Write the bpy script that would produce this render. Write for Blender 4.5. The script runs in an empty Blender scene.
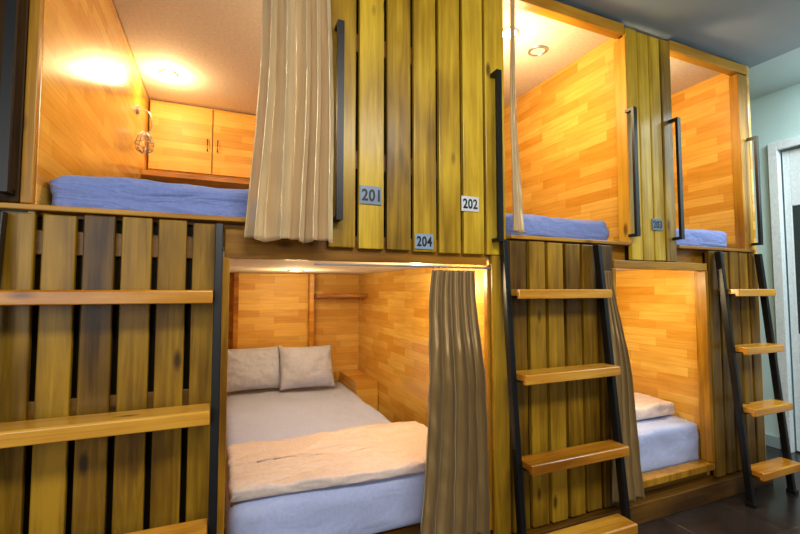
import bpy, bmesh, math, random
from mathutils import Vector, Matrix, noise
random.seed(7)
scene = bpy.context.scene
COL = scene.collection
try:
    scene.view_settings.view_transform = 'Standard'
    scene.view_settings.look = 'None'
except Exception:
    pass

def lin(r, g, b):
    def f(c):
        c /= 255.0
        return c/12.92 if c <= 0.04045 else ((c+0.055)/1.055)**2.4
    return (f(r), f(g), f(b), 1.0)

# ------------------------------------------------------------------ materials
def new_mat(name):
    m = bpy.data.materials.new(name)
    m.use_nodes = True
    nt = m.node_tree
    b = nt.nodes["Principled BSDF"]
    return m, nt, b

def simple(name, col, rough=0.5, metal=0.0, bump=0.0, bscale=60, vary=0.08):
    m, nt, b = new_mat(name)
    N, L = nt.nodes, nt.links
    tc = N.new("ShaderNodeTexCoord")
    nz = N.new("ShaderNodeTexNoise"); nz.inputs["Scale"].default_value = bscale
    nz.inputs["Detail"].default_value = 4
    L.new(tc.outputs["Object"], nz.inputs["Vector"])
    rp = N.new("ShaderNodeValToRGB")
    rp.color_ramp.elements[0].position = 0.3; rp.color_ramp.elements[1].position = 0.7
    rp.color_ramp.elements[0].color = tuple(c*(1-vary) for c in col[:3])+(1,)
    rp.color_ramp.elements[1].color = tuple(min(1, c*(1+vary)) for c in col[:3])+(1,)
    L.new(nz.outputs["Fac"], rp.inputs["Fac"])
    L.new(rp.outputs["Color"], b.inputs["Base Color"])
    b.inputs["Roughness"].default_value = rough
    b.inputs["Metallic"].default_value = metal
    if bump > 0:
        bp = N.new("ShaderNodeBump"); bp.inputs["Strength"].default_value = bump
        bp.inputs["Distance"].default_value = 0.01
        L.new(nz.outputs["Fac"], bp.inputs["Height"]); L.new(bp.outputs["Normal"], b.inputs["Normal"])
    return m

def wood(name, dark, mid, light, axis='Z', rough=0.4, knots=True, kcol=None, coat=0.1, vary=0.3, spec=0.3):
    m, nt, b = new_mat(name)
    N, L = nt.nodes, nt.links
    tc = N.new("ShaderNodeTexCoord")
    at = N.new("ShaderNodeAttribute"); at.attribute_name = "rnd"
    sc = N.new("ShaderNodeVectorMath"); sc.operation = 'SCALE'
    sc.inputs[0].default_value = (37.3, 17.1, 53.7)
    L.new(at.outputs["Fac"], sc.inputs["Scale"])
    ad = N.new("ShaderNodeVectorMath"); ad.operation = 'ADD'
    L.new(tc.outputs["Object"], ad.inputs[0]); L.new(sc.outputs["Vector"], ad.inputs[1])
    def mapping(along, across):
        mp = N.new("ShaderNodeMapping")
        s = [across]*3
        s['XYZ'.index(axis)] = along
        mp.inputs["Scale"].default_value = s
        L.new(ad.outputs["Vector"], mp.inputs["Vector"])
        return mp
    n1 = N.new("ShaderNodeTexNoise"); n1.inputs["Scale"].default_value = 1.0
    n1.inputs["Detail"].default_value = 6; n1.inputs["Roughness"].default_value = 0.65
    n1.inputs["Distortion"].default_value = 0.8
    L.new(mapping(1.6, 34).outputs["Vector"], n1.inputs["Vector"])
    n2 = N.new("ShaderNodeTexNoise"); n2.inputs["Scale"].default_value = 1.0
    n2.inputs["Detail"].default_value = 3
    L.new(mapping(2.2, 7).outputs["Vector"], n2.inputs["Vector"])
    mx = N.new("ShaderNodeMath"); mx.operation = 'MULTIPLY_ADD'
    L.new(n2.outputs["Fac"], mx.inputs[0]); mx.inputs[1].default_value = 0.6
    ma = N.new("ShaderNodeMath"); ma.operation = 'MULTIPLY'
    L.new(n1.outputs["Fac"], ma.inputs[0]); ma.inputs[1].default_value = 0.55
    L.new(ma.outputs[0], mx.inputs[2])
    m3 = N.new("ShaderNodeMath"); m3.operation = 'MULTIPLY_ADD'
    L.new(at.outputs["Fac"], m3.inputs[0]); m3.inputs[1].default_value = vary
    L.new(mx.outputs[0], m3.inputs[2])
    m4 = N.new("ShaderNodeMath"); m4.operation = 'SUBTRACT'
    L.new(m3.outputs[0], m4.inputs[0]); m4.inputs[1].default_value = vary/2
    rp = N.new("ShaderNodeValToRGB")
    e = rp.color_ramp.elements
    e[0].position = 0.36; e[0].color = dark
    e[1].position = 0.78; e[1].color = light
    x = e.new(0.56); x.color = mid
    L.new(m4.outputs[0], rp.inputs["Fac"])
    out = rp.outputs["Color"]
    if knots:
        vo = N.new("ShaderNodeTexVoronoi"); vo.inputs["Scale"].default_value = 1.0
        L.new(mapping(3.4, 9).outputs["Vector"], vo.inputs["Vector"])
        kr = N.new("ShaderNodeValToRGB")
        kr.color_ramp.elements[0].position = 0.06; kr.color_ramp.elements[0].color = (0.85, 0.85, 0.85, 1)
        kr.color_ramp.elements[1].position = 0.14; kr.color_ramp.elements[1].color = (0, 0, 0, 1)
        L.new(vo.outputs["Distance"], kr.inputs["Fac"])
        mk = N.new("ShaderNodeMix"); mk.data_type = 'RGBA'
        L.new(kr.outputs["Color"], mk.inputs["Factor"])
        L.new(out, mk.inputs[6]); mk.inputs[7].default_value = kcol or tuple(c*0.5 for c in dark[:3])+(1,)
        out = mk.outputs[2]
    L.new(out, b.inputs["Base Color"])
    b.inputs["Roughness"].default_value = rough
    b.inputs["Specular IOR Level"].default_value = spec
    b.inputs["Coat Weight"].default_value = coat
    b.inputs["Coat Roughness"].default_value = 0.2
    bp = N.new("ShaderNodeBump"); bp.inputs["Strength"].default_value = 0.25
    bp.inputs["Distance"].default_value = 0.004
    L.new(n1.outputs["Fac"], bp.inputs["Height"]); L.new(bp.outputs["Normal"], b.inputs["Normal"])
    return m

def parquet(name, plane, c1, c2, rough=0.22, bw=0.30, rh=0.052, coat=0.35):
    m, nt, b = new_mat(name)
    N, L = nt.nodes, nt.links
    tc = N.new("ShaderNodeTexCoord")
    sp = N.new("ShaderNodeSeparateXYZ"); L.new(tc.outputs["Object"], sp.inputs[0])
    cb = N.new("ShaderNodeCombineXYZ")
    L.new(sp.outputs[plane[0]], cb.inputs[0]); L.new(sp.outputs[plane[1]], cb.inputs[1])
    br = N.new("ShaderNodeTexBrick")
    br.inputs["Scale"].default_value = 1.0
    br.inputs["Brick Width"].default_value = bw
    br.inputs["Row Height"].default_value = rh
    br.inputs["Mortar Size"].default_value = 0.0006
    br.inputs["Mortar Smooth"].default_value = 0.3
    br.offset = 0.37; br.squash = 1.3; br.squash_frequency = 3
    br.inputs["Color1"].default_value = c1
    br.inputs["Color2"].default_value = c2
    br.inputs["Mortar"].default_value = tuple(c*0.65 for c in c2[:3])+(1,)
    L.new(cb.outputs[0], br.inputs["Vector"])
    mp = N.new("ShaderNodeMapping"); mp.inputs["Scale"].default_value = (5, 90, 1)
    L.new(cb.outputs[0], mp.inputs["Vector"])
    nz = N.new("ShaderNodeTexNoise"); nz.inputs["Scale"].default_value = 1; nz.inputs["Detail"].default_value = 5
    nz.inputs["Distortion"].default_value = 0.5
    L.new(mp.outputs[0], nz.inputs["Vector"])
    # second, broader figure so neighbouring blocks differ in tone
    mp2 = N.new("ShaderNodeMapping"); mp2.inputs["Scale"].default_value = (3.2, 16, 1)
    L.new(cb.outputs[0], mp2.inputs["Vector"])
    nz2 = N.new("ShaderNodeTexNoise"); nz2.inputs["Scale"].default_value = 1; nz2.inputs["Detail"].default_value = 2
    L.new(mp2.outputs[0], nz2.inputs["Vector"])
    av = N.new("ShaderNodeMath"); av.operation = 'MULTIPLY_ADD'; av.inputs[1].default_value = 0.6
    L.new(nz.outputs["Fac"], av.inputs[0])
    hv = N.new("ShaderNodeMath"); hv.operation = 'MULTIPLY'; hv.inputs[1].default_value = 0.4
    L.new(nz2.outputs["Fac"], hv.inputs[0]); L.new(hv.outputs[0], av.inputs[2])
    rp = N.new("ShaderNodeValToRGB")
    rp.color_ramp.elements[0].position = 0.32; rp.color_ramp.elements[0].color = (0.72, 0.66, 0.55, 1)
    rp.color_ramp.elements[1].position = 0.66; rp.color_ramp.elements[1].color = (1, 1, 1, 1)
    L.new(av.outputs[0], rp.inputs["Fac"])
    mu = N.new("ShaderNodeMix"); mu.data_type = 'RGBA'; mu.blend_type = 'MULTIPLY'
    mu.inputs["Factor"].default_value = 0.85
    L.new(br.outputs["Color"], mu.inputs[6]); L.new(rp.outputs["Color"], mu.inputs[7])
    L.new(mu.outputs[2], b.inputs["Base Color"])
    b.inputs["Roughness"].default_value = rough
    b.inputs["Coat Weight"].default_value = coat
    b.inputs["Coat Roughness"].default_value = 0.12
    return m

def fabric(name, col, col2, rough=0.8, streak=False, sheen=0.3, metal=0.0, crease=0.0, cs=(4, 5, 16)):
    m, nt, b = new_mat(name)
    N, L = nt.nodes, nt.links
    tc = N.new("ShaderNodeTexCoord")
    mp = N.new("ShaderNodeMapping")
    mp.inputs["Scale"].default_value = (60, 3, 1) if streak else (90, 90, 90)
    L.new(tc.outputs["UV" if streak else "Object"], mp.inputs["Vector"])
    nz = N.new("ShaderNodeTexNoise"); nz.inputs["Scale"].default_value = 1; nz.inputs["Detail"].default_value = 3
    L.new(mp.outputs[0], nz.inputs["Vector"])
    rp = N.new("ShaderNodeValToRGB")
    rp.color_ramp.elements[0].position = 0.3; rp.color_ramp.elements[0].color = col2
    rp.color_ramp.elements[1].position = 0.7; rp.color_ramp.elements[1].color = col
    L.new(nz.outputs["Fac"], rp.inputs["Fac"]); L.new(rp.outputs["Color"], b.inputs["Base Color"])
    b.inputs["Roughness"].default_value = rough
    b.inputs["Sheen Weight"].default_value = sheen
    b.inputs["Metallic"].default_value = metal
    bp = N.new("ShaderNodeBump"); bp.inputs["Strength"].default_value = 0.08; bp.inputs["Distance"].default_value = 0.002
    L.new(nz.outputs["Fac"], bp.inputs["Height"])
    if crease:
        m2 = N.new("ShaderNodeMapping"); m2.inputs["Scale"].default_value = cs
        m2.inputs["Rotation"].default_value = (0.1, 0.25, 0.4)
        L.new(tc.outputs["Object"], m2.inputs["Vector"])
        n2 = N.new("ShaderNodeTexNoise"); n2.inputs["Scale"].default_value = 1.4; n2.inputs["Detail"].default_value = 2
        n2.inputs["Distortion"].default_value = 1.6
        L.new(m2.outputs[0], n2.inputs["Vector"])
        b2 = N.new("ShaderNodeBump"); b2.inputs["Strength"].default_value = crease; b2.inputs["Distance"].default_value = 0.03
        L.new(n2.outputs["Fac"], b2.inputs["Height"]); L.new(bp.outputs["Normal"], b2.inputs["Normal"])
        L.new(b2.outputs["Normal"], b.inputs["Normal"])
    else:
        L.new(bp.outputs["Normal"], b.inputs["Normal"])
    return m

def emis(name, col, s):
    m, nt, b = new_mat(name)
    b.inputs["Base Color"].default_value = col
    b.inputs["Emission Color"].default_value = col
    b.inputs["Emission Strength"].default_value = s
    return m

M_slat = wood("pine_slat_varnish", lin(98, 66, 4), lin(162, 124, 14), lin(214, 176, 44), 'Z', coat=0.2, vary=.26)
M_slatlow = wood("pine_slat_shaded", lin(62, 38, 3), lin(118, 84, 9), lin(176, 134, 30), 'Z', coat=0.1, vary=.24)  # same slat pine, darkened to carry the light falloff lower down
M_rail = wood("pine_rail_varnish", lin(96, 58, 8), lin(150, 100, 18), lin(190, 138, 38), 'X')
M_post = wood("pine_post_varnish", lin(120, 76, 10), lin(174, 122, 24), lin(210, 162, 50), 'Z')
M_postdk = wood("pine_post_dark", lin(34, 18, 4), lin(62, 38, 6), lin(86, 58, 12), 'Z', coat=0.0, rough=.55, spec=.15)
M_rung = wood("ladder_tread_pine", lin(132, 76, 8), lin(184, 118, 26), lin(218, 160, 56), 'X', rough=0.25, coat=.2, spec=.4)
M_base = wood("plinth_pine", lin(60, 34, 8), lin(104, 68, 16), lin(138, 96, 30), 'X', rough=0.4)
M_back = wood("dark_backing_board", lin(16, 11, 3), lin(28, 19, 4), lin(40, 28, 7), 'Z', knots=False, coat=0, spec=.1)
PC1, PC2 = lin(242, 194, 92), lin(216, 154, 52)
M_parX = parquet("finger_joint_board_side", (1, 2), PC1, PC2)
M_parY = parquet("finger_joint_board_back", (0, 2), PC1, PC2, rough=0.5, coat=0.0)
M_cell_ceiling = simple("cell_ceiling_paint", lin(222, 210, 190), 0.8)
M_black = simple("black_powdercoat_steel", lin(14, 14, 16), 0.4, 0.2)
M_steel = simple("brushed_steel", lin(190, 192, 198), 0.3, 0.8)
M_curtain = fabric("champagne_satin", lin(220, 194, 148), lin(202, 174, 128), 0.3, True, 0.3, 0.25)
M_curtain2 = fabric("olive_brown_satin", lin(160, 132, 84), lin(140, 112, 66), 0.32, True, 0.2, 0.3)
M_sheet = fabric("blue_sheet_cotton", lin(122, 142, 202), lin(110, 130, 192), 0.85, sheen=.1, crease=.55)
M_sheetlow = fabric("pale_blue_sheet_cotton", lin(180, 190, 226), lin(168, 178, 218), 0.8, sheen=.1, crease=.3, cs=(3, 3, 5))
M_pillow = fabric("grey_pillow_cotton", lin(186, 190, 214), lin(174, 178, 204), 0.8, crease=.4, cs=(6, 6, 6))
M_duvet = fabric("beige_duvet_cotton", lin(218, 200, 192), lin(206, 186, 176), 0.85, sheen=.1, crease=.6, cs=(3, 7, 5))
M_lamp = emis("warm_led", (1.0, 0.78, 0.45, 1), 30)
M_text = simple("numeral_navy", lin(8, 14, 32), 0.4)
M_pl_dark = simple("plate_slate", lin(110, 124, 142), 0.35, 0.3)
M_pl_light = simple("plate_brushed", lin(222, 226, 230), 0.35, 0.2)
M_pl_blue = simple("plate_blue_grey", lin(150, 168, 188), 0.35, 0.3)

# ------------------------------------------------------------------ helpers
WORLD = {}
def place(ob, origin, parent=None):
    COL.objects.link(ob)
    WORLD[ob.name] = Vector(origin)
    if parent is not None:
        ob.parent = parent
        ob.location = Vector(origin) - WORLD[parent.name]
    else:
        ob.location = origin
    return ob

def top(ob, label, cat, group=None):
    ob["label"] = label; ob["category"] = cat
    if group: ob["group"] = group
    return ob

def empty(name, loc):
    ob = bpy.data.objects.new(name, None)
    ob.empty_display_size = 0.1
    return place(ob, loc)

def finish(bm, name, mat, parent=None, smooth=False, bevel=0, origin=None):
    if origin is None:
        xs = [v.co.x for v in bm.verts]; ys = [v.co.y for v in bm.verts]; zs = [v.co.z for v in bm.verts]
        origin = Vector(((min(xs)+max(xs))/2, (min(ys)+max(ys))/2, min(zs)))
    origin = Vector(origin)
    for v in bm.verts: v.co -= origin
    me = bpy.data.meshes.new(name)
    bm.to_mesh(me); bm.free()
    if smooth:
        for p in me.polygons: p.use_smooth = True
    me.materials.append(mat)
    ob = bpy.data.objects.new(name, me)
    place(ob, origin, parent)
    if bevel:
        md = ob.modifiers.new("bevel", 'BEVEL'); md.width = bevel; md.segments = 2
        md.limit_method = 'ANGLE'
    return ob

def add_box(bm, x0, x1, y0, y1, z0, z1, lay=None, rnd=0.5, mat=None):
    vs = [bm.verts.new((x, y, z)) for z in (z0, z1) for y in (y0, y1) for x in (x0, x1)]
    if mat is not None:
        for v in vs: v.co = mat @ v.co
    for q in ((0, 2, 3, 1), (4, 5, 7, 6), (0, 1, 5, 4), (2, 6, 7, 3), (0, 4, 6, 2), (1, 3, 7, 5)):
        f = bm.faces.new([vs[i] for i in q])
        if lay is not None: f[lay] = rnd

def boxes(name, bl, mat, parent=None, bevel=0.003, xf=None):
    bm = bmesh.new()
    lay = bm.faces.layers.float.new("rnd")
    for b in bl:
        add_box(bm, *b, lay=lay, rnd=random.random(), mat=xf)
    return finish(bm, name, mat, parent, bevel=bevel)

def each(name, bl, mat, parent=None, bevel=0.003):
    return [boxes(name, [b], mat, parent, bevel) for b in bl]

def slats(name, x0, x1, n, z0, z1, mat, parent, gap=0.013, y0=-0.024, y1=-0.002):
    w = (x1-x0)/n
    bl = []
    for i in range(n):
        a = x0+i*w+gap/2; b = x0+(i+1)*w-gap/2
        bl.append((a, b, y0+random.uniform(-.0015, .0015), y1, z0+random.uniform(-.004, .004), z1+random.uniform(-.004, .004)))
    return boxes(name, bl, mat, parent, 0.004)

def structure(ob):
    ob["kind"] = "structure"; return ob

def cyl(bm, p0, p1, r, seg=14, r2=None):
    p0, p1 = Vector(p0), Vector(p1); d = p1-p0
    q = d.to_track_quat('Z', 'Y').to_matrix().to_4x4()
    bmesh.ops.create_cone(bm, cap_ends=True, segments=seg, radius1=r, radius2=r if r2 is None else r2,
                          depth=d.length, matrix=Matrix.Translation((p0+p1)/2) @ q)

def tube(bm, pts, r, seg=8):
    rings = []
    pts = [Vector(p) for p in pts]
    for i, p in enumerate(pts):
        t = (pts[min(i+1, len(pts)-1)]-pts[max(i-1, 0)]).normalized()
        q = t.to_track_quat('Z', 'Y')
        rings.append([bm.verts.new(p + q @ Vector((r*math.cos(a*2*math.pi/seg), r*math.sin(a*2*math.pi/seg), 0))) for a in range(seg)])
    for a, b in zip(rings, rings[1:]):
        for k in range(seg):
            bm.faces.new((a[k], a[(k+1) % seg], b[(k+1) % seg], b[k]))
    bm.faces.new(rings[0][::-1]); bm.faces.new(rings[-1])

def softbox(name, x0, x1, y0, y1, z0, z1, r, mat, parent=None, step=0.02, wr=0.004, ws=(4, 4, 14), seed=0, big=0.0, keepbottom=True, warp=None):
    bm = bmesh.new()
    lo = Vector((x0, y0, z0)); hi = Vector((x1, y1, z1)); size = hi-lo
    n = [max(3, int(round(size[k]/step))) for k in range(3)]
    cache = {}
    def V(i, j, k):
        key = (i, j, k)
        if key not in cache:
            p = Vector((lo.x+size.x*i/n[0], lo.y+size.y*j/n[1], lo.z+size.z*k/n[2]))
            cache[key] = bm.verts.new(p)
        return cache[key]
    for i in range(n[0]):
        for j in range(n[1]):
            bm.faces.new((V(i, j, 0), V(i, j+1, 0), V(i+1, j+1, 0), V(i+1, j, 0)))
            bm.faces.new((V(i, j, n[2]), V(i+1, j, n[2]), V(i+1, j+1, n[2]), V(i, j+1, n[2])))
    for i in range(n[0]):
        for k in range(n[2]):
            bm.faces.new((V(i, 0, k), V(i+1, 0, k), V(i+1, 0, k+1), V(i, 0, k+1)))
            bm.faces.new((V(i, n[1], k), V(i, n[1], k+1), V(i+1, n[1], k+1), V(i+1, n[1], k)))
    for j in range(n[1]):
        for k in range(n[2]):
            bm.faces.new((V(0, j, k), V(0, j, k+1), V(0, j+1, k+1), V(0, j+1, k)))
            bm.faces.new((V(n[0], j, k), V(n[0], j+1, k), V(n[0], j+1, k+1), V(n[0], j, k+1)))
    il = lo+Vector((r, r, min(r, size.z*.49))); ih = hi-Vector((r, r, min(r, size.z*.49)))
    for v in bm.verts:
        p = v.co.copy()
        q = Vector([min(max(p[k], il[k]), ih[k]) for k in range(3)])
        d = p-q
        if d.length > 1e-6:
            v.co = q + d.normalized()*r if d.length > r else p
    bm.normal_update()
    off = Vector((seed*3.1, seed*7.7, seed*1.3))
    for v in bm.verts:
        p = v.co
        w = noise.noise(Vector((p.x*ws[0], p.y*ws[1], p.z*ws[2]))+off)
        w2 = 1-abs(noise.noise(Vector((p.x*ws[0]*.6+p.z*3, p.y*ws[1]*.6, p.z*ws[2]*.6))*1.7+off*2))*2
        w3 = (1-abs(noise.noise(Vector((p.x*ws[0]*1.1+p.y*4, p.y*ws[1]*.7-p.x*2, p.z*ws[2]))*2.1+off*3))*2.4)
        t = 1.0
        if keepbottom and p.z < z0+0.01: t = 0.0
        if v.normal.z < -0.5: t = 0.0
        v.co = p + v.normal*(wr*(w+0.8*w2+0.6*w3-1.3)*t)
        if big: v.co.z += big*t*noise.noise(Vector((p.x*2.3, p.y*3.1, 0))+off)
        if warp: v.co = Vector(warp(v.co.x, v.co.y, v.co.z))
    return finish(bm, name, mat, parent, smooth=True)

def curtain(name, mat, x0t, x1t, x0b, x1b, zt, zb, yt, yb, at_, ab, nf, seed, n=260, m=90, pw=0.8, rodspan=None, rings=0):
    bm = bmesh.new()
    uv = bm.loops.layers.uv.new("UVMap")
    rr = random.Random(seed)
    ph = [rr.uniform(0, 6.28) for _ in range(5)]
    rows = []
    for j in range(m+1):
        v = j/m
        z = zt+(zb-zt)*v
        e = min(1, v*2.2)
        e = e*e*(3-2*e)
        xa = x0t+(x0b-x0t)*(v**pw); xb = x1t+(x1b-x1t)*(v**pw)
        amp = at_+(ab-at_)*e
        row = []
        for i in range(n+1):
            u = i/n
            # uneven fold widths that drift slowly down the drop
            uu = u+0.045*math.sin(5*u+ph[0])+0.02*math.sin(11*u+ph[1]+2.2*v)+0.018*v*math.sin(7*u+ph[2])
            p = 2*math.pi*nf*uu
            k = 0.65+0.5*noise.noise(Vector((u*nf*1.1, v*1.3, seed*5)))
            w = math.sin(p)+0.18*math.sin(2*p+ph[2]+1.2*v)
            pin = (1-e)*0.35*math.sin(3*p+ph[3])
            x = xa+(xb-xa)*u + 0.35*amp*math.sin(2*p+0.6)*0.5 + 0.004*math.sin(7*v+ph[4])
            y = yt+(yb-yt)*e + amp*(w*(0.6+k*0.6)+pin)
            y += 0.28*amp*noise.noise(Vector((u*nf*0.9+v*4, v*12-u*5, seed*2)))
            zz = z
            if j == m: zz += 0.006*math.sin(p*0.5+1)
            row.append(bm.verts.new((x, y, zz)))
        rows.append(row)
    for j in range(m):
        for i in range(n):
            f = bm.faces.new((rows[j][i], rows[j+1][i], rows[j+1][i+1], rows[j][i+1]))
            uvs = ((i/n, 1-j/m), (i/n, 1-(j+1)/m), ((i+1)/n, 1-(j+1)/m), ((i+1)/n, 1-j/m))
            for l, c in zip(f.loops, uvs): l[uv].uv = c
    ob = finish(bm, name, mat, None, smooth=True)
    md = ob.modifiers.new("thickness", 'SOLIDIFY'); md.thickness = 0.002
    if rodspan:
        bm = bmesh.new()
        rz = zt+0.012
        cyl(bm, (rodspan[0], yt, rz), (rodspan[1], yt, rz), 0.004)
        finish(bm, "curtain_rod", M_steel, ob, smooth=False)
        for k in range(rings):
            rx = x0t+0.01+(x1t-x0t-0.02)*k/(rings-1)
            bm = bmesh.new()
            tube(bm, [(rx+0.003*math.sin(a), yt+0.012*math.sin(a), rz-0.004+0.011*math.cos(a)) for a in [q*math.pi/8 for q in range(17)]], 0.0016, 6)
            finish(bm, "curtain_ring", M_steel, ob, smooth=True)
    return ob

# ------------------------------------------------------------------ room shell
CEIL = 2.475
m, nt, b = new_mat("brown_floor_tile")
N, L = nt.nodes, nt.links
tc = N.new("ShaderNodeTexCoord"); br = N.new("ShaderNodeTexBrick"); br.offset = 0
br.inputs["Scale"].default_value = 1; br.inputs["Brick Width"].default_value = 0.4; br.inputs["Row Height"].default_value = 0.4
br.inputs["Mortar Size"].default_value = 0.004
br.inputs["Color1"].default_value = lin(54, 46, 42); br.inputs["Color2"].default_value = lin(38, 32, 30)
br.inputs["Mortar"].default_value = lin(78, 70, 64)
L.new(tc.outputs["Object"], br.inputs["Vector"])
nz = N.new("ShaderNodeTexNoise"); nz.inputs["Scale"].default_value = 9; nz.inputs["Detail"].default_value = 8
L.new(tc.outputs["Object"], nz.inputs["Vector"])
rpf = N.new("ShaderNodeValToRGB"); rpf.color_ramp.elements[0].position = .35; rpf.color_ramp.elements[1].position = .7
rpf.color_ramp.elements[0].color = (.25, .22, .2, 1); rpf.color_ramp.elements[1].color = (1, .9, .85, 1)
L.new(nz.outputs["Fac"], rpf.inputs["Fac"])
mu = N.new("ShaderNodeMix"); mu.data_type = 'RGBA'; mu.blend_type = 'MULTIPLY'; mu.inputs["Factor"].default_value = 0.8
L.new(br.outputs["Color"], mu.inputs[6]); L.new(rpf.outputs["Color"], mu.inputs[7])
L.new(mu.outputs[2], b.inputs["Base Color"]); b.inputs["Roughness"].default_value = 0.25
M_floor = m
structure(boxes("floor", [(-3, 3.8, -4.5, 2.2, -0.05, 0.0)], M_floor, bevel=0))
M_ceilshade = simple("shaded_ceiling_paint", lin(150, 164, 176), 0.8, vary=0.03, bscale=4)  # near ceiling greyed so its shade sits in the paint colour
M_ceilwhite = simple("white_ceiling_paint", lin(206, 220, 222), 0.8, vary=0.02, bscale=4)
M_wall = simple("pale_aqua_wall_paint", lin(186, 216, 216), 0.75, vary=0.03, bscale=5, bump=0.05)
structure(boxes("ceiling", [(-3, 3.0, -4.5, 2.2, CEIL, CEIL+0.1)], M_ceilshade, bevel=0))
structure(boxes("trim_1", [(3.0, 3.8, -4.5, 2.2, CEIL+0.03, CEIL+0.1)], M_ceilwhite, bevel=0))  # far ceiling, stepped up where the near ceiling's painted shade ends
structure(boxes("wall_back", [(-3, 3.6, 2.06, 2.2, 0, CEIL)], M_wall, bevel=0))
DY0, DY1, DZ = -0.72, 0.17, 2.08
structure(boxes("wall_right", [(3.6, 3.75, DY1, 2.06, 0, CEIL+0.03), (3.6, 3.75, -4.5, DY0, 0, CEIL+0.03), (3.6, 3.75, DY0, DY1, DZ, CEIL+0.03)], M_wall, bevel=0))
M_white = simple("white_gloss_paint", lin(214, 226, 230), 0.35)
M_glass = simple("dark_door_glass", lin(48, 62, 64), 0.12)
for k, bx in enumerate([(3.575, 3.62, DY1-0.01, DY1+0.045, 0, DZ+0.06), (3.575, 3.62, DY0-0.055, DY0+0.01, 0, DZ+0.06), (3.575, 3.62, DY0+0.01, DY1-0.01, DZ, DZ+0.06)]):
    structure(boxes("trim_%d" % (k+2), [bx], M_white))
d1 = structure(boxes("door_1", [(3.64, 3.68, DY0+.015, DY1-.015, 0.01, DZ-.01),
    (3.625, 3.64, DY0+.015, DY0+.06, 0.01, DZ-.01), (3.625, 3.64, DY1-.055, DY1-.015, 0.01, DZ-.01),
    (3.625, 3.64, DY0+.06, DY1-.055, 1.68, DZ-.01), (3.625, 3.64, DY0+.06, DY1-.055, 0.01, 0.8)], M_white))
boxes("glass_pane", [(3.632, 3.6395, DY0+.062, DY1-.057, 0.802, 1.678)], M_glass, d1, bevel=0)
bm = bmesh.new(); cyl(bm, (3.625, DY0+.04, 1.0), (3.58, DY0+.04, 1.0), 0.01); cyl(bm, (3.585, DY0+.03, 1.0), (3.585, DY0+.15, 1.0), 0.008)
finish(bm, "door_handle", M_steel, d1)
structure(boxes("baseboard_right", [(3.585, 3.6, DY1+0.06, 2.05, 0, 0.08)], simple("aqua_skirting", lin(140, 160, 165), 0.5)))

# ------------------------------------------------------------------ bunk unit one
X0 = -0.75
XS = 1.128   # seam between the two units
u1 = top(empty("bunk_unit", (0.18, 1.0, 0)), "double-deck varnished pine sleeping pod block with slatted front", "bunk bed", "pod bunks")
XL, XM = -0.485, 1.10
boxes("side_partition", [(XL-.02, XL, 0.0, 2.0, 0, 2.44)], M_parX, u1)
boxes("side_partition", [(XM, XM+.025, 0.03, 2.0, 0, 2.44)], M_parX, u1)
boxes("back_panel", [(XL-.03, XM+.025, 2.0, 2.03, 0, 2.44)], M_parY, u1)
boxes("upper_deck", [(XL, XM, 0.03, 2.0, 1.245, 1.32)], M_rail, u1)
boxes("cell_ceiling", [(XL, XM, 0.03, 2.0, 1.23, 1.245)], M_cell_ceiling, u1)
boxes("cell_ceiling", [(XL, XM, 0.03, 2.0, 2.44, 2.455)], M_cell_ceiling, u1)
boxes("lower_deck", [(XL, XM, 0.03, 2.0, 0.03, 0.16)], M_base, u1)
boxes("backing_board", [(X0, 0.0, 0.012, 0.028, 0.05, 1.31), ], M_back, u1)
boxes("backing_board", [(0.405, 1.115, 0.012, 0.028, 1.25, 2.44)], M_back, u1)
boxes("backing_board", [(X0, XL-.025, 0.012, 0.028, 1.33, 2.44)], M_back, u1)
boxes("backing_board", [(1.062, XS-.003, 0.012, 0.028, 0.05, 1.25)], M_back, u1)
each("cross_rail", [(X0, 0.0, -0.002, 0.012, .2, .27), (X0, 0.0, -0.002, 0.012, .72, .79), (X0, 0.0, -0.002, 0.012, 1.2, 1.27),
                     (.4, 1.115, -0.002, 0.012, 1.55, 1.62), (.4, 1.115, -0.002, 0.012, 2.0, 2.07)], M_base, u1)
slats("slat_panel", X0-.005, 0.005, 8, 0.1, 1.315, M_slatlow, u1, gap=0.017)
slats("slat_panel", 0.345, XS-.003, 7, 1.25, 2.44, M_slat, u1, gap=0.013)
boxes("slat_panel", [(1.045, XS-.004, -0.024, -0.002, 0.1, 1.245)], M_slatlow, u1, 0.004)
boxes("slat_panel", [(-0.62, XL-.03, -0.024, -0.002, 1.34, 2.44), (X0, -0.635, -0.024, -0.002, 1.34, 2.44)], M_postdk, u1, 0.004)
boxes("header_rail", [(0.012, 1.035, -0.001, 0.028, 1.205, 1.30)], M_rail, u1)
boxes("sill_board", [(X0, 0.34, -0.03, 0.03, 1.322, 1.338)], M_rail, u1)
boxes("top_rail", [(X0, 1.12, -0.001, 0.03, 2.40, 2.455)], M_rail, u1)
boxes("jamb_post", [(0.005, 0.028, -0.02, 0.028, 0.12, 1.205)], M_post, u1)
boxes("jamb_post", [(1.035, 1.06, -0.002, 0.028, 0.12, 1.205)], M_post, u1)
boxes("jamb_post", [(XL-.028, XL-.001, -0.026, -0.001, 1.34, 2.40)], M_post, u1)
boxes("plinth", [(X0, XS-.003, -0.03, 0.03, 0.0, 0.10)], M_base, u1)
boxes("wall_panel", [(0.13, 0.655, 1.93, 1.995, 0.165, 1.228)], M_parY, u1)
boxes("upright_board", [(0.655, 0.69, 1.86, 1.995, 0.165, 1.228)], M_rung, u1)
boxes("upright_board", [(0.095, 0.13, 1.88, 1.995, 0.165, 1.228)], M_rung, u1)
boxes("shelf_board", [(0.695, 1.095, 1.76, 1.995, 1.04, 1.07)], M_rung, u1)
boxes("corner_ledge", [(0.93, 1.095, 1.5, 1.99, 0.165, 0.43)], M_parX, u1)

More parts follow.
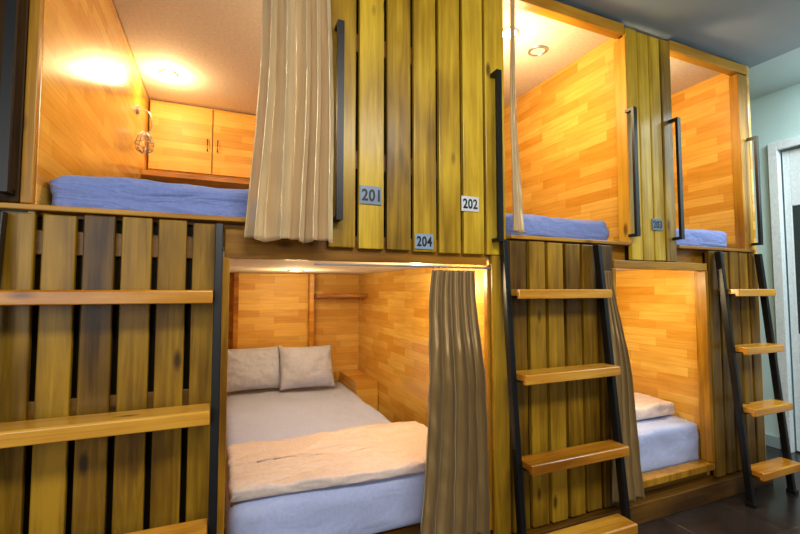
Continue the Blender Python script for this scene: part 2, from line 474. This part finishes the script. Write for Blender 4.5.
# ------------------------------------------------------------------ bunk unit two
u2 = top(empty("bunk_unit", (2.03, 1.0, 0)), "double-deck varnished pine sleeping pod block at the end wall", "bunk bed", "pod bunks")
XP, XR, XE, XLR = 1.885, 2.83, 2.905, 2.475
A = XS
boxes("side_partition", [(XP, XP+.025, 0.03, 2.0, 1.325, 2.44)], M_parX, u2)
boxes("side_partition", [(XR, XR+.025, 0.03, 2.0, 1.325, 2.44)], M_parX, u2)
boxes("side_partition", [(XLR, XLR+.025, 0.03, 2.0, 0.03, 1.23)], M_parX, u2)
boxes("end_panel", [(XE, XE+.025, -0.02, 2.03, 0.0, 2.455)], M_parX, u2)
boxes("back_panel", [(A, XE, 2.0, 2.03, 0, 2.44)], M_parY, u2)
boxes("upper_deck", [(A, XE, 0.03, 2.0, 1.245, 1.32)], M_rail, u2)
boxes("cell_ceiling", [(A, XE, 0.03, 2.0, 1.23, 1.245)], M_cell_ceiling, u2)
boxes("cell_ceiling", [(A, XE, 0.03, 2.0, 2.44, 2.455)], M_cell_ceiling, u2)
boxes("lower_deck", [(A, XLR, 0.03, 2.0, 0.03, 0.15)], M_base, u2)
boxes("backing_board", [(XS, 1.735, 0.012, 0.028, 0.05, 1.31)], M_back, u2)
boxes("backing_board", [(1.885, 2.205, 0.012, 0.028, 1.25, 2.44)], M_back, u2)
boxes("backing_board", [(2.50, XE, 0.012, 0.028, 0.05, 1.31)], M_back, u2)
each("cross_rail", [(XS, 1.735, -0.002, 0.012, .2, .27), (XS, 1.735, -0.002, 0.012, .72, .79), (XS, 1.735, -0.002, 0.012, 1.2, 1.27)], M_base, u2)
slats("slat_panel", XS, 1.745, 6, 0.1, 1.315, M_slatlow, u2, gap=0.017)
slats("slat_panel", 1.87, 2.215, 4, 1.25, 2.44, M_slat, u2, gap=0.010)
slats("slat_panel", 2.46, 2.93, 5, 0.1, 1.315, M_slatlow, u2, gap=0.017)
boxes("header_rail", [(1.75, 2.455, -0.022, 0.028, 1.205, 1.245)], M_rail, u2)
each("sill_board", [(1.14, 1.865, -0.03, 0.03, 1.32, 1.336), (2.22, 2.90, -0.03, 0.03, 1.32, 1.336)], M_rail, u2)
boxes("top_rail", [(1.13, 1.868, -0.02, 0.03, 2.40, 2.455)], M_rail, u2)
boxes("top_rail", [(2.217, 2.903, -0.02, 0.03, 2.40, 2.455)], M_rail, u2)
boxes("jamb_post", [(1.862, 1.884, -0.028, 0.04, 1.336, 2.39)], M_post, u2)
boxes("jamb_post", [(2.815, 2.903, -0.02, 0.029, 1.336, 2.39)], M_post, u2)
boxes("jamb_post", [(2.44, 2.462, -0.022, 0.04, 0.177, 1.203)], M_post, u2)
boxes("jamb_post", [(1.745, 1.765, -0.02, 0.04, 0.177, 1.203)], M_post, u2)
boxes("plinth", [(XS, 2.93, -0.05, 0.028, 0.0, 0.09)], M_base, u2)
boxes("bed_sill", [(1.75, 2.46, -0.022, 0.045, 0.14, 0.175)], M_post, u2)

def grab_bar(x, par, z0=1.36, z1=2.0):
    bm = bmesh.new()
    # one continuous bent flat bar: foot, upright, foot
    pr = [(-.026, z0), (-.075, z0), (-.075, z1), (-.026, z1), (-.026, z1-.014), (-.061, z1-.014), (-.061, z0+.014), (-.026, z0+.014)]
    a = [bm.verts.new((x-.012, y, z)) for y, z in pr]; c = [bm.verts.new((x+.012, y, z)) for y, z in pr]
    k = len(pr)
    for i in range(k): bm.faces.new((a[i], c[i], c[(i+1) % k], a[(i+1) % k]))
    for s, rev in ((a, False), (c, True)):
        for q in ((0, 1, 6, 7), (1, 2, 5, 6), (2, 3, 4, 5)):
            f = [s[i] for i in q]
            bm.faces.new(f[::-1] if rev else f)
    bmesh.ops.recalc_face_normals(bm, faces=bm.faces)
    finish(bm, "grab_bar", M_black, par)
grab_bar(-0.535, u1, 1.36, 2.3); grab_bar(0.378, u1, 1.345, 2.06); grab_bar(1.055, u1, 1.30, 2.02)
grab_bar(1.86, u2); grab_bar(2.185, u2); grab_bar(2.875, u2)

# ------------------------------------------------------------------ ladders
def ladder(xa, xb, zs, label, top_z=1.31, yt=-0.047, yb=-0.185, flare=0.0):
    L0 = empty("bunk_ladder", ((xa+xb)/2, yb, 0))
    top(L0, label, "ladder", "pod ladders")
    def yy(z): return yb+(yt-yb)*z/top_z
    for x, s in ((xa, -1), (xb, 1)):
        bm = bmesh.new()
        w, d = 0.012, 0.016
        def ring(z, dx): return [bm.verts.new((x+dx+a*w, yy(z)+c*d, z)) for a, c in ((-1, -1), (1, -1), (1, 1), (-1, 1))]
        r0 = ring(0.0, s*flare); r1 = ring(top_z, 0)
        for k in range(4): bm.faces.new((r0[k], r0[(k+1) % 4], r1[(k+1) % 4], r1[k]))
        bm.faces.new(r0[::-1]); bm.faces.new(r1)
        finish(bm, "side_rail", M_black, L0, bevel=0.003)
        bm = bmesh.new()
        add_box(bm, x-.016, x+.016, yy(0)-.022, yy(0)+.022, 0.0, 0.02)
        finish(bm, "foot_cap", M_black, L0, bevel=0.003)
    for z in zs:
        f = flare*(1-z/top_z)
        y = yy(z)
        bm = bmesh.new(); lay = bm.faces.layers.float.new("rnd")
        pr = [(-.068, -.024), (-.068, .012), (-.062, .015), (.028, .015), (.028, -.012), (-.048, -.012), (-.048, -.024)]
        a = [bm.verts.new((xa-f+.014, y+p, z+q)) for p, q in pr]; c = [bm.verts.new((xb+f-.014, y+p, z+q)) for p, q in pr]
        k = len(pr); rv = random.random()
        fs = [bm.faces.new((a[i], c[i], c[(i+1) % k], a[(i+1) % k])) for i in range(k)]
        fs.append(bm.faces.new(a[::-1])); fs.append(bm.faces.new(c))
        for ff in fs: ff[lay] = rv
        bmesh.ops.recalc_face_normals(bm, faces=bm.faces)
        finish(bm, "rung", M_rung, L0, bevel=0.003)
        for x in (xa-f+.018, xb+f-.018):
            bm = bmesh.new()
            add_box(bm, x-.003 if x < (xa+xb)/2 else x-.02, x+.02 if x < (xa+xb)/2 else x+.003, y-.03, y+.025, z-.018, z-.0125)
            finish(bm, "rung_bracket", M_black, L0)
    return L0
ladder(-0.545, -0.005, (1.085, .745, .425, .11), "black steel ladder with wide pine treads against slatted panel")
ladder(1.085, 1.615, (1.088, .755, .425, .12), "black steel ladder with pine treads beside a brown curtain", flare=0.01, yb=-.165)
ladder(2.515, 2.885, (1.09, .785, .475, .165), "black steel ladder with pine treads at the end of the block", yb=-.155)

# ------------------------------------------------------------------ beds
top(softbox("mattress", XL+.006, XM-.02, 0.035, 1.75, 1.322, 1.456, 0.04, M_sheet, wr=0.007, ws=(4, 5, 22), seed=1, step=.015), "upper-bunk mattress in a wrinkled blue fitted sheet", "mattress", "pod mattresses")
top(softbox("mattress", 1.15, 1.82, 0.035, 1.93, 1.322, 1.456, 0.05, M_sheet, wr=0.008, ws=(6, 5, 20), seed=2, step=.016), "narrow upper mattress in a blue fitted sheet, rounded corner", "mattress", "pod mattresses")
top(softbox("mattress", 1.93, 2.79, 0.035, 1.93, 1.322, 1.456, 0.05, M_sheet, wr=0.007, ws=(6, 5, 20), seed=3), "upper mattress in blue sheet beside the end post", "mattress", "pod mattresses")
top(softbox("mattress", 0.035, 0.92, 0.05, 1.9, 0.165, 0.375, 0.05, M_sheetlow, wr=0.005, ws=(5, 4, 7), seed=4, step=0.022), "wide lower mattress with a pale lavender-blue sheet", "mattress", "pod mattresses")
top(softbox("mattress", 1.78, 2.465, 0.05, 1.93, 0.155, 0.375, 0.03, M_sheetlow, wr=0.006, ws=(5, 5, 9), seed=5), "lower mattress with pale blue sheet behind a wooden sill", "mattress", "pod mattresses")

def dwarp(x, y, z):
    return (x, y + 0.03*math.sin(x*5.5+1.0)*(0.6-y) - 0.03*(1-x)*(y > 0.3), z)
top(softbox("duvet", 0.04, 0.98, 0.05, 0.58, 0.380, 0.424, 0.02, M_duvet, wr=0.008, ws=(4, 9, 6), seed=6, step=0.012, big=0.006, keepbottom=False, warp=dwarp), "beige-pink duvet folded across the foot of the bed", "duvet", "pod duvets")
top(softbox("duvet", 1.80, 2.45, 0.16, 1.1, 0.380, 0.46, 0.03, M_duvet, wr=0.012, ws=(6, 7, 6), seed=8, step=0.014, keepbottom=False), "pale beige duvet folded on the lower single bed", "duvet", "pod duvets")

def pillow(cx, cy, cz, w, h, t, tilt, yaw, seed, label):
    bm = bmesh.new(); n = 36
    R = Matrix.Rotation(yaw, 4, 'Z') @ Matrix.Rotation(tilt, 4, 'X')
    grid = {}
    for s in (1, -1):
        for i in range(n+1):
            for j in range(n+1):
                a = -1+2*i/n; b_ = -1+2*j/n
                edge = i in (0, n) or j in (0, n)
                if s == -1 and edge: grid[(s, i, j)] = grid[(1, i, j)]; continue
                hgt = ((1-abs(a)**2.6)**.55)*((1-abs(b_)**2.6)**.55) if not edge else 0
                px = a*w/2*(0.94+0.06*abs(b_)**3); py = b_*h/2*(0.93+0.07*abs(a)**3)
                wv = 0.014*noise.noise(Vector((a*2.5+seed, b_*2.5, s)))+0.007*noise.noise(Vector((a*7, b_*6+seed, s)))
                p = Vector((px, py, s*(t/2*hgt+(wv if not edge else 0))))
                grid[(s, i, j)] = bm.verts.new(Vector((cx, cy, cz)) + (R @ p))
    for s in (1, -1):
        for i in range(n):
            for j in range(n):
                q = [grid[(s, i, j)], grid[(s, i+1, j)], grid[(s, i+1, j+1)], grid[(s, i, j+1)]]
                if s == -1: q.reverse()
                bm.faces.new(q)
    return top(finish(bm, "pillow", M_pillow, smooth=True), label, "pillow", "grey pillows")
pillow(0.225, 1.735, 0.54, 0.43, 0.32, 0.13, math.radians(64), 0.03, 1, "grey pillow propped against the back panel, partly behind jamb")
pillow(0.60, 1.665, 0.54, 0.40, 0.33, 0.13, math.radians(60), -0.05, 5, "grey pillow propped upright beside the other pillow")

# ------------------------------------------------------------------ curtains
top(curtain("curtain", M_curtain, 0.12, 0.335, 0.075, 0.352, 2.37, 1.262, -0.085, -0.09, 0.018, 0.026, 5, 3, pw=1.3, rodspan=(-.4, .34), rings=7), "shiny champagne satin curtain drawn aside on the upper bunk", "curtain", "pod curtains")
top(curtain("curtain", M_curtain2, 0.76, 0.965, 0.68, 0.985, 1.178, 0.16, -0.03, -0.08, 0.012, 0.030, 5, 11, pw=0.8, rodspan=(.3, 1.03), rings=8), "olive-brown satin curtain gathered at the lower opening", "curtain", "pod curtains")
top(curtain("curtain", M_curtain2, 1.662, 1.705, 1.645, 1.84, 1.19, 0.14, -0.045, -0.08, 0.008, 0.018, 3, 17, n=140, pw=1.1), "brown satin curtain spreading toward its hem beside a ladder", "curtain", "pod curtains")
top(curtain("curtain", M_curtain, 1.138, 1.150, 1.138, 1.185, 2.37, 1.345, -0.05, -0.05, 0.006, 0.010, 2, 21, n=60, pw=2.0), "narrow bunched satin curtain on the upper bunk", "curtain", "pod curtains")

# ------------------------------------------------------------------ number plates
def number_plate(txt, x, z, w, h, mat, label, y=-0.0265):
    bm = bmesh.new(); add_box(bm, x-w/2, x+w/2, y-.003, y, z-h/2, z+h/2)
    P = top(finish(bm, "number_plate", mat, None, bevel=0.001), label, "room number sign", "pod number plates")
    cu = bpy.data.curves.new("t", 'FONT'); cu.body = txt; cu.align_x = 'CENTER'; cu.align_y = 'CENTER'
    cu.size = 1.0; cu.extrude = 0.01; cu.offset = 0.028; cu.space_character = 1.08
    to = bpy.data.objects.new("t", cu); COL.objects.link(to)
    bpy.context.view_layer.update()
    me = bpy.data.meshes.new_from_object(to.evaluated_get(bpy.context.evaluated_depsgraph_get()))
    bpy.data.objects.remove(to)
    xs = [v.co.x for v in me.vertices]; ys = [v.co.y for v in me.vertices]
    sx = w*0.84/(max(xs)-min(xs)); sy = h*0.66/(max(ys)-min(ys))
    cx, cy = (max(xs)+min(xs))/2, (max(ys)+min(ys))/2
    for v in me.vertices:
        c = v.co.copy(); v.co = ((c.x-cx)*sx, -c.z*0.08, (c.y-cy)*sy)
    me.materials.clear(); me.materials.append(M_text)
    ob = bpy.data.objects.new("numeral", me)
    place(ob, (x, y-.0034, z), P)
number_plate("201", 0.507, 1.45, .084, .068, M_pl_dark, "slate-grey metal plate reading 201 on a slat")
number_plate("202", 0.937, 1.452, .082, .062, M_pl_light, "bright metal plate reading 202 on a slat")
number_plate("204", 0.727, 1.288, .078, .06, M_pl_blue, "blue-grey metal plate reading 204 above lower opening")
number_plate("203", 2.058, 1.435, .075, .06, M_pl_dark, "slate-grey metal plate reading 203 on a narrow slat")

# ------------------------------------------------------------------ cabinet in upper cell
cab = top(empty("wall_cabinet", (0.33, 1.85, 1.93)), "pine wall cabinet with flat doors across the cell head", "cabinet")
boxes("body", [(XL+.005, XM-.005, 1.86, 1.995, 1.93, 2.435)], M_parY, cab)
for i, (a, b_) in enumerate(((XL+.012, -0.075), (-0.067, 0.32), (0.328, 0.70), (0.708, 1.085))):
    d = boxes("door", [(a, b_, 1.84, 1.858, 1.94, 2.425)], M_parY, cab)
    hx = b_-.03 if i % 2 == 0 else a+.03
    bm = bmesh.new()
    tube(bm, [(hx, 1.839, 2.11), (hx, 1.822, 2.11), (hx, 1.815, 2.117), (hx, 1.815, 2.15), (hx, 1.815, 2.183), (hx, 1.822, 2.19), (hx, 1.839, 2.19)], .004)
    finish(bm, "handle", M_black, d)
sh = top(boxes("wall_shelf", [(XL+.005, XM-.005, 1.62, 1.995, 1.84, 1.87)], M_rung), "plain pine shelf below the wall cabinet", "shelf")

rl = top(empty("reading_lamp", (XL, 1.43, 2.0)), "small wire-caged reading lamp clipped on the board wall", "lamp")
bm = bmesh.new(); cyl(bm, (XL+.001, 1.43, 2.19), (XL+.015, 1.43, 2.19), .028, 20); finish(bm, "base", M_steel, rl)
bm = bmesh.new(); tube(bm, [(XL+.015+.07*math.sin(a), 1.43-.02*a, 2.19-0.055*a+.03*math.sin(a*2)) for a in [k*0.16 for k in range(17)]], .004)
finish(bm, "arm", M_steel, rl, smooth=True)
bm = bmesh.new()
cx, cy, cz = XL+.055, 1.375, 2.03
for k in range(8):
    a = k*math.pi/4
    tube(bm, [(cx+r*math.cos(a), cy+r*math.sin(a), cz-dz) for r, dz in ((.012, -.01), (.035, .02), (.05, .06), (.042, .1), (.012, .12))], .0026, 5)
for r, dz in ((.05, .06), (.042, .1), (.034, .02)):
    tube(bm, [(cx+r*math.cos(t*math.pi/10), cy+r*math.sin(t*math.pi/10), cz-dz) for t in range(21)], .0026, 5)
finish(bm, "wire_shade", M_steel, rl, smooth=True)

# ------------------------------------------------------------------ lights
WARM = (1.0, 0.75, 0.40)
def downlight(x, y, z, label, on=True, watts=10, r=0.04, col=WARM, drop=0.06, soft=0.04):
    z -= 0.0006
    bm = bmesh.new()
    segs = 28
    prof = [(r+.014, 0), (r+.014, -.006), (r+.002, -.010), (r, -.004)]
    rings = [[bm.verts.new((x+pr*math.cos(2*math.pi*k/segs), y+pr*math.sin(2*math.pi*k/segs), z+pz)) for k in range(segs)] for pr, pz in prof]
    for a, b_ in zip(rings, rings[1:]):
        for k in range(segs): bm.faces.new((a[k], a[(k+1) % segs], b_[(k+1) % segs], b_[k]))
    ring = finish(bm, "downlight", M_steel, None, smooth=True)
    top(ring, label, "ceiling light", "cell downlights")
    bm = bmesh.new(); cyl(bm, (x, y, z-.003), (x, y, z-.001), r-.001, 28)
    finish(bm, "lens", M_lamp if on else M_pl_light, ring)
    if on:
        ld = bpy.data.lights.new("downlight_bulb", 'POINT'); ld.energy = watts; ld.color = col; ld.shadow_soft_size = soft
        lo = bpy.data.objects.new("downlight_bulb", ld); place(lo, (x, y, z-drop), ring)
downlight(-0.32, 1.42, 2.44, "lit warm recessed downlight in the cell ceiling", watts=9, drop=.07)
downlight(0.78, 0.22, 2.44, "added second warm downlight, unseen behind slatted front", watts=27, drop=.25, soft=.1)  # added lamp, placed out of view so its reflection stays hidden
downlight(1.61, 0.32, 2.44, "unlit round chrome downlight in the cell ceiling", on=False)
downlight(1.36, 0.25, 2.44, "unseen warm downlight at the narrow cell front", watts=17, drop=.25, soft=.08)  # unseen lamp; front position keeps its glare off the side wall
downlight(2.06, 0.25, 2.44, "unseen warm downlight in the end cell", watts=15, drop=.2, soft=.08)  # unseen lamp, tucked behind the slats to keep glare out of view
downlight(0.86, 0.30, 1.23, "lit warm downlight over the lower bed foot", watts=11, drop=.08)
downlight(0.45, 1.3, 1.23, "lit warm downlight over the lower bed head", watts=7, drop=.1, soft=.08)
downlight(1.95, 0.25, 1.23, "lit warm downlight over the lower single bed", watts=12, drop=.08)

def area(name, loc, rot, size, e, col):
    ld = bpy.data.lights.new(name, 'AREA'); ld.energy = e; ld.color = col; ld.shape = 'RECTANGLE'
    ld.size, ld.size_y = size
    o = bpy.data.objects.new(name, ld); COL.objects.link(o); o.location = loc; o.rotation_euler = rot
area("room_ceiling_light", (0.6, -1.9, 2.42), (math.radians(25), 0, 0), (1.6, 0.5), 64, (1.0, 0.96, 0.88))
area("room_side_fill", (-1.6, -3.6, 1.6), (math.radians(80), 0, math.radians(-25)), (1.8, 1.6), 42, (1.0, 0.98, 0.94))  # unseen soft fill from the camera side; no window is built
area("end_wall_light", (3.1, -0.8, 2.40), (0, math.radians(-20), 0), (0.4, 0.6), 36, (0.90, 0.98, 1.0))

w = bpy.data.worlds.new("world"); scene.world = w; w.use_nodes = True
w.node_tree.nodes["Background"].inputs[0].default_value = (0.68, 0.70, 0.74, 1)
w.node_tree.nodes["Background"].inputs[1].default_value = 0.2

cam = bpy.data.cameras.new("camera"); cam.sensor_width = 36; cam.lens = 424/800*36
co = bpy.data.objects.new("camera", cam); COL.objects.link(co)
co.location = (0, -1.5, 1.1); co.rotation_euler = (math.radians(93.1), 0, math.radians(-23.0))
cam.clip_start = 0.02
scene.camera = co
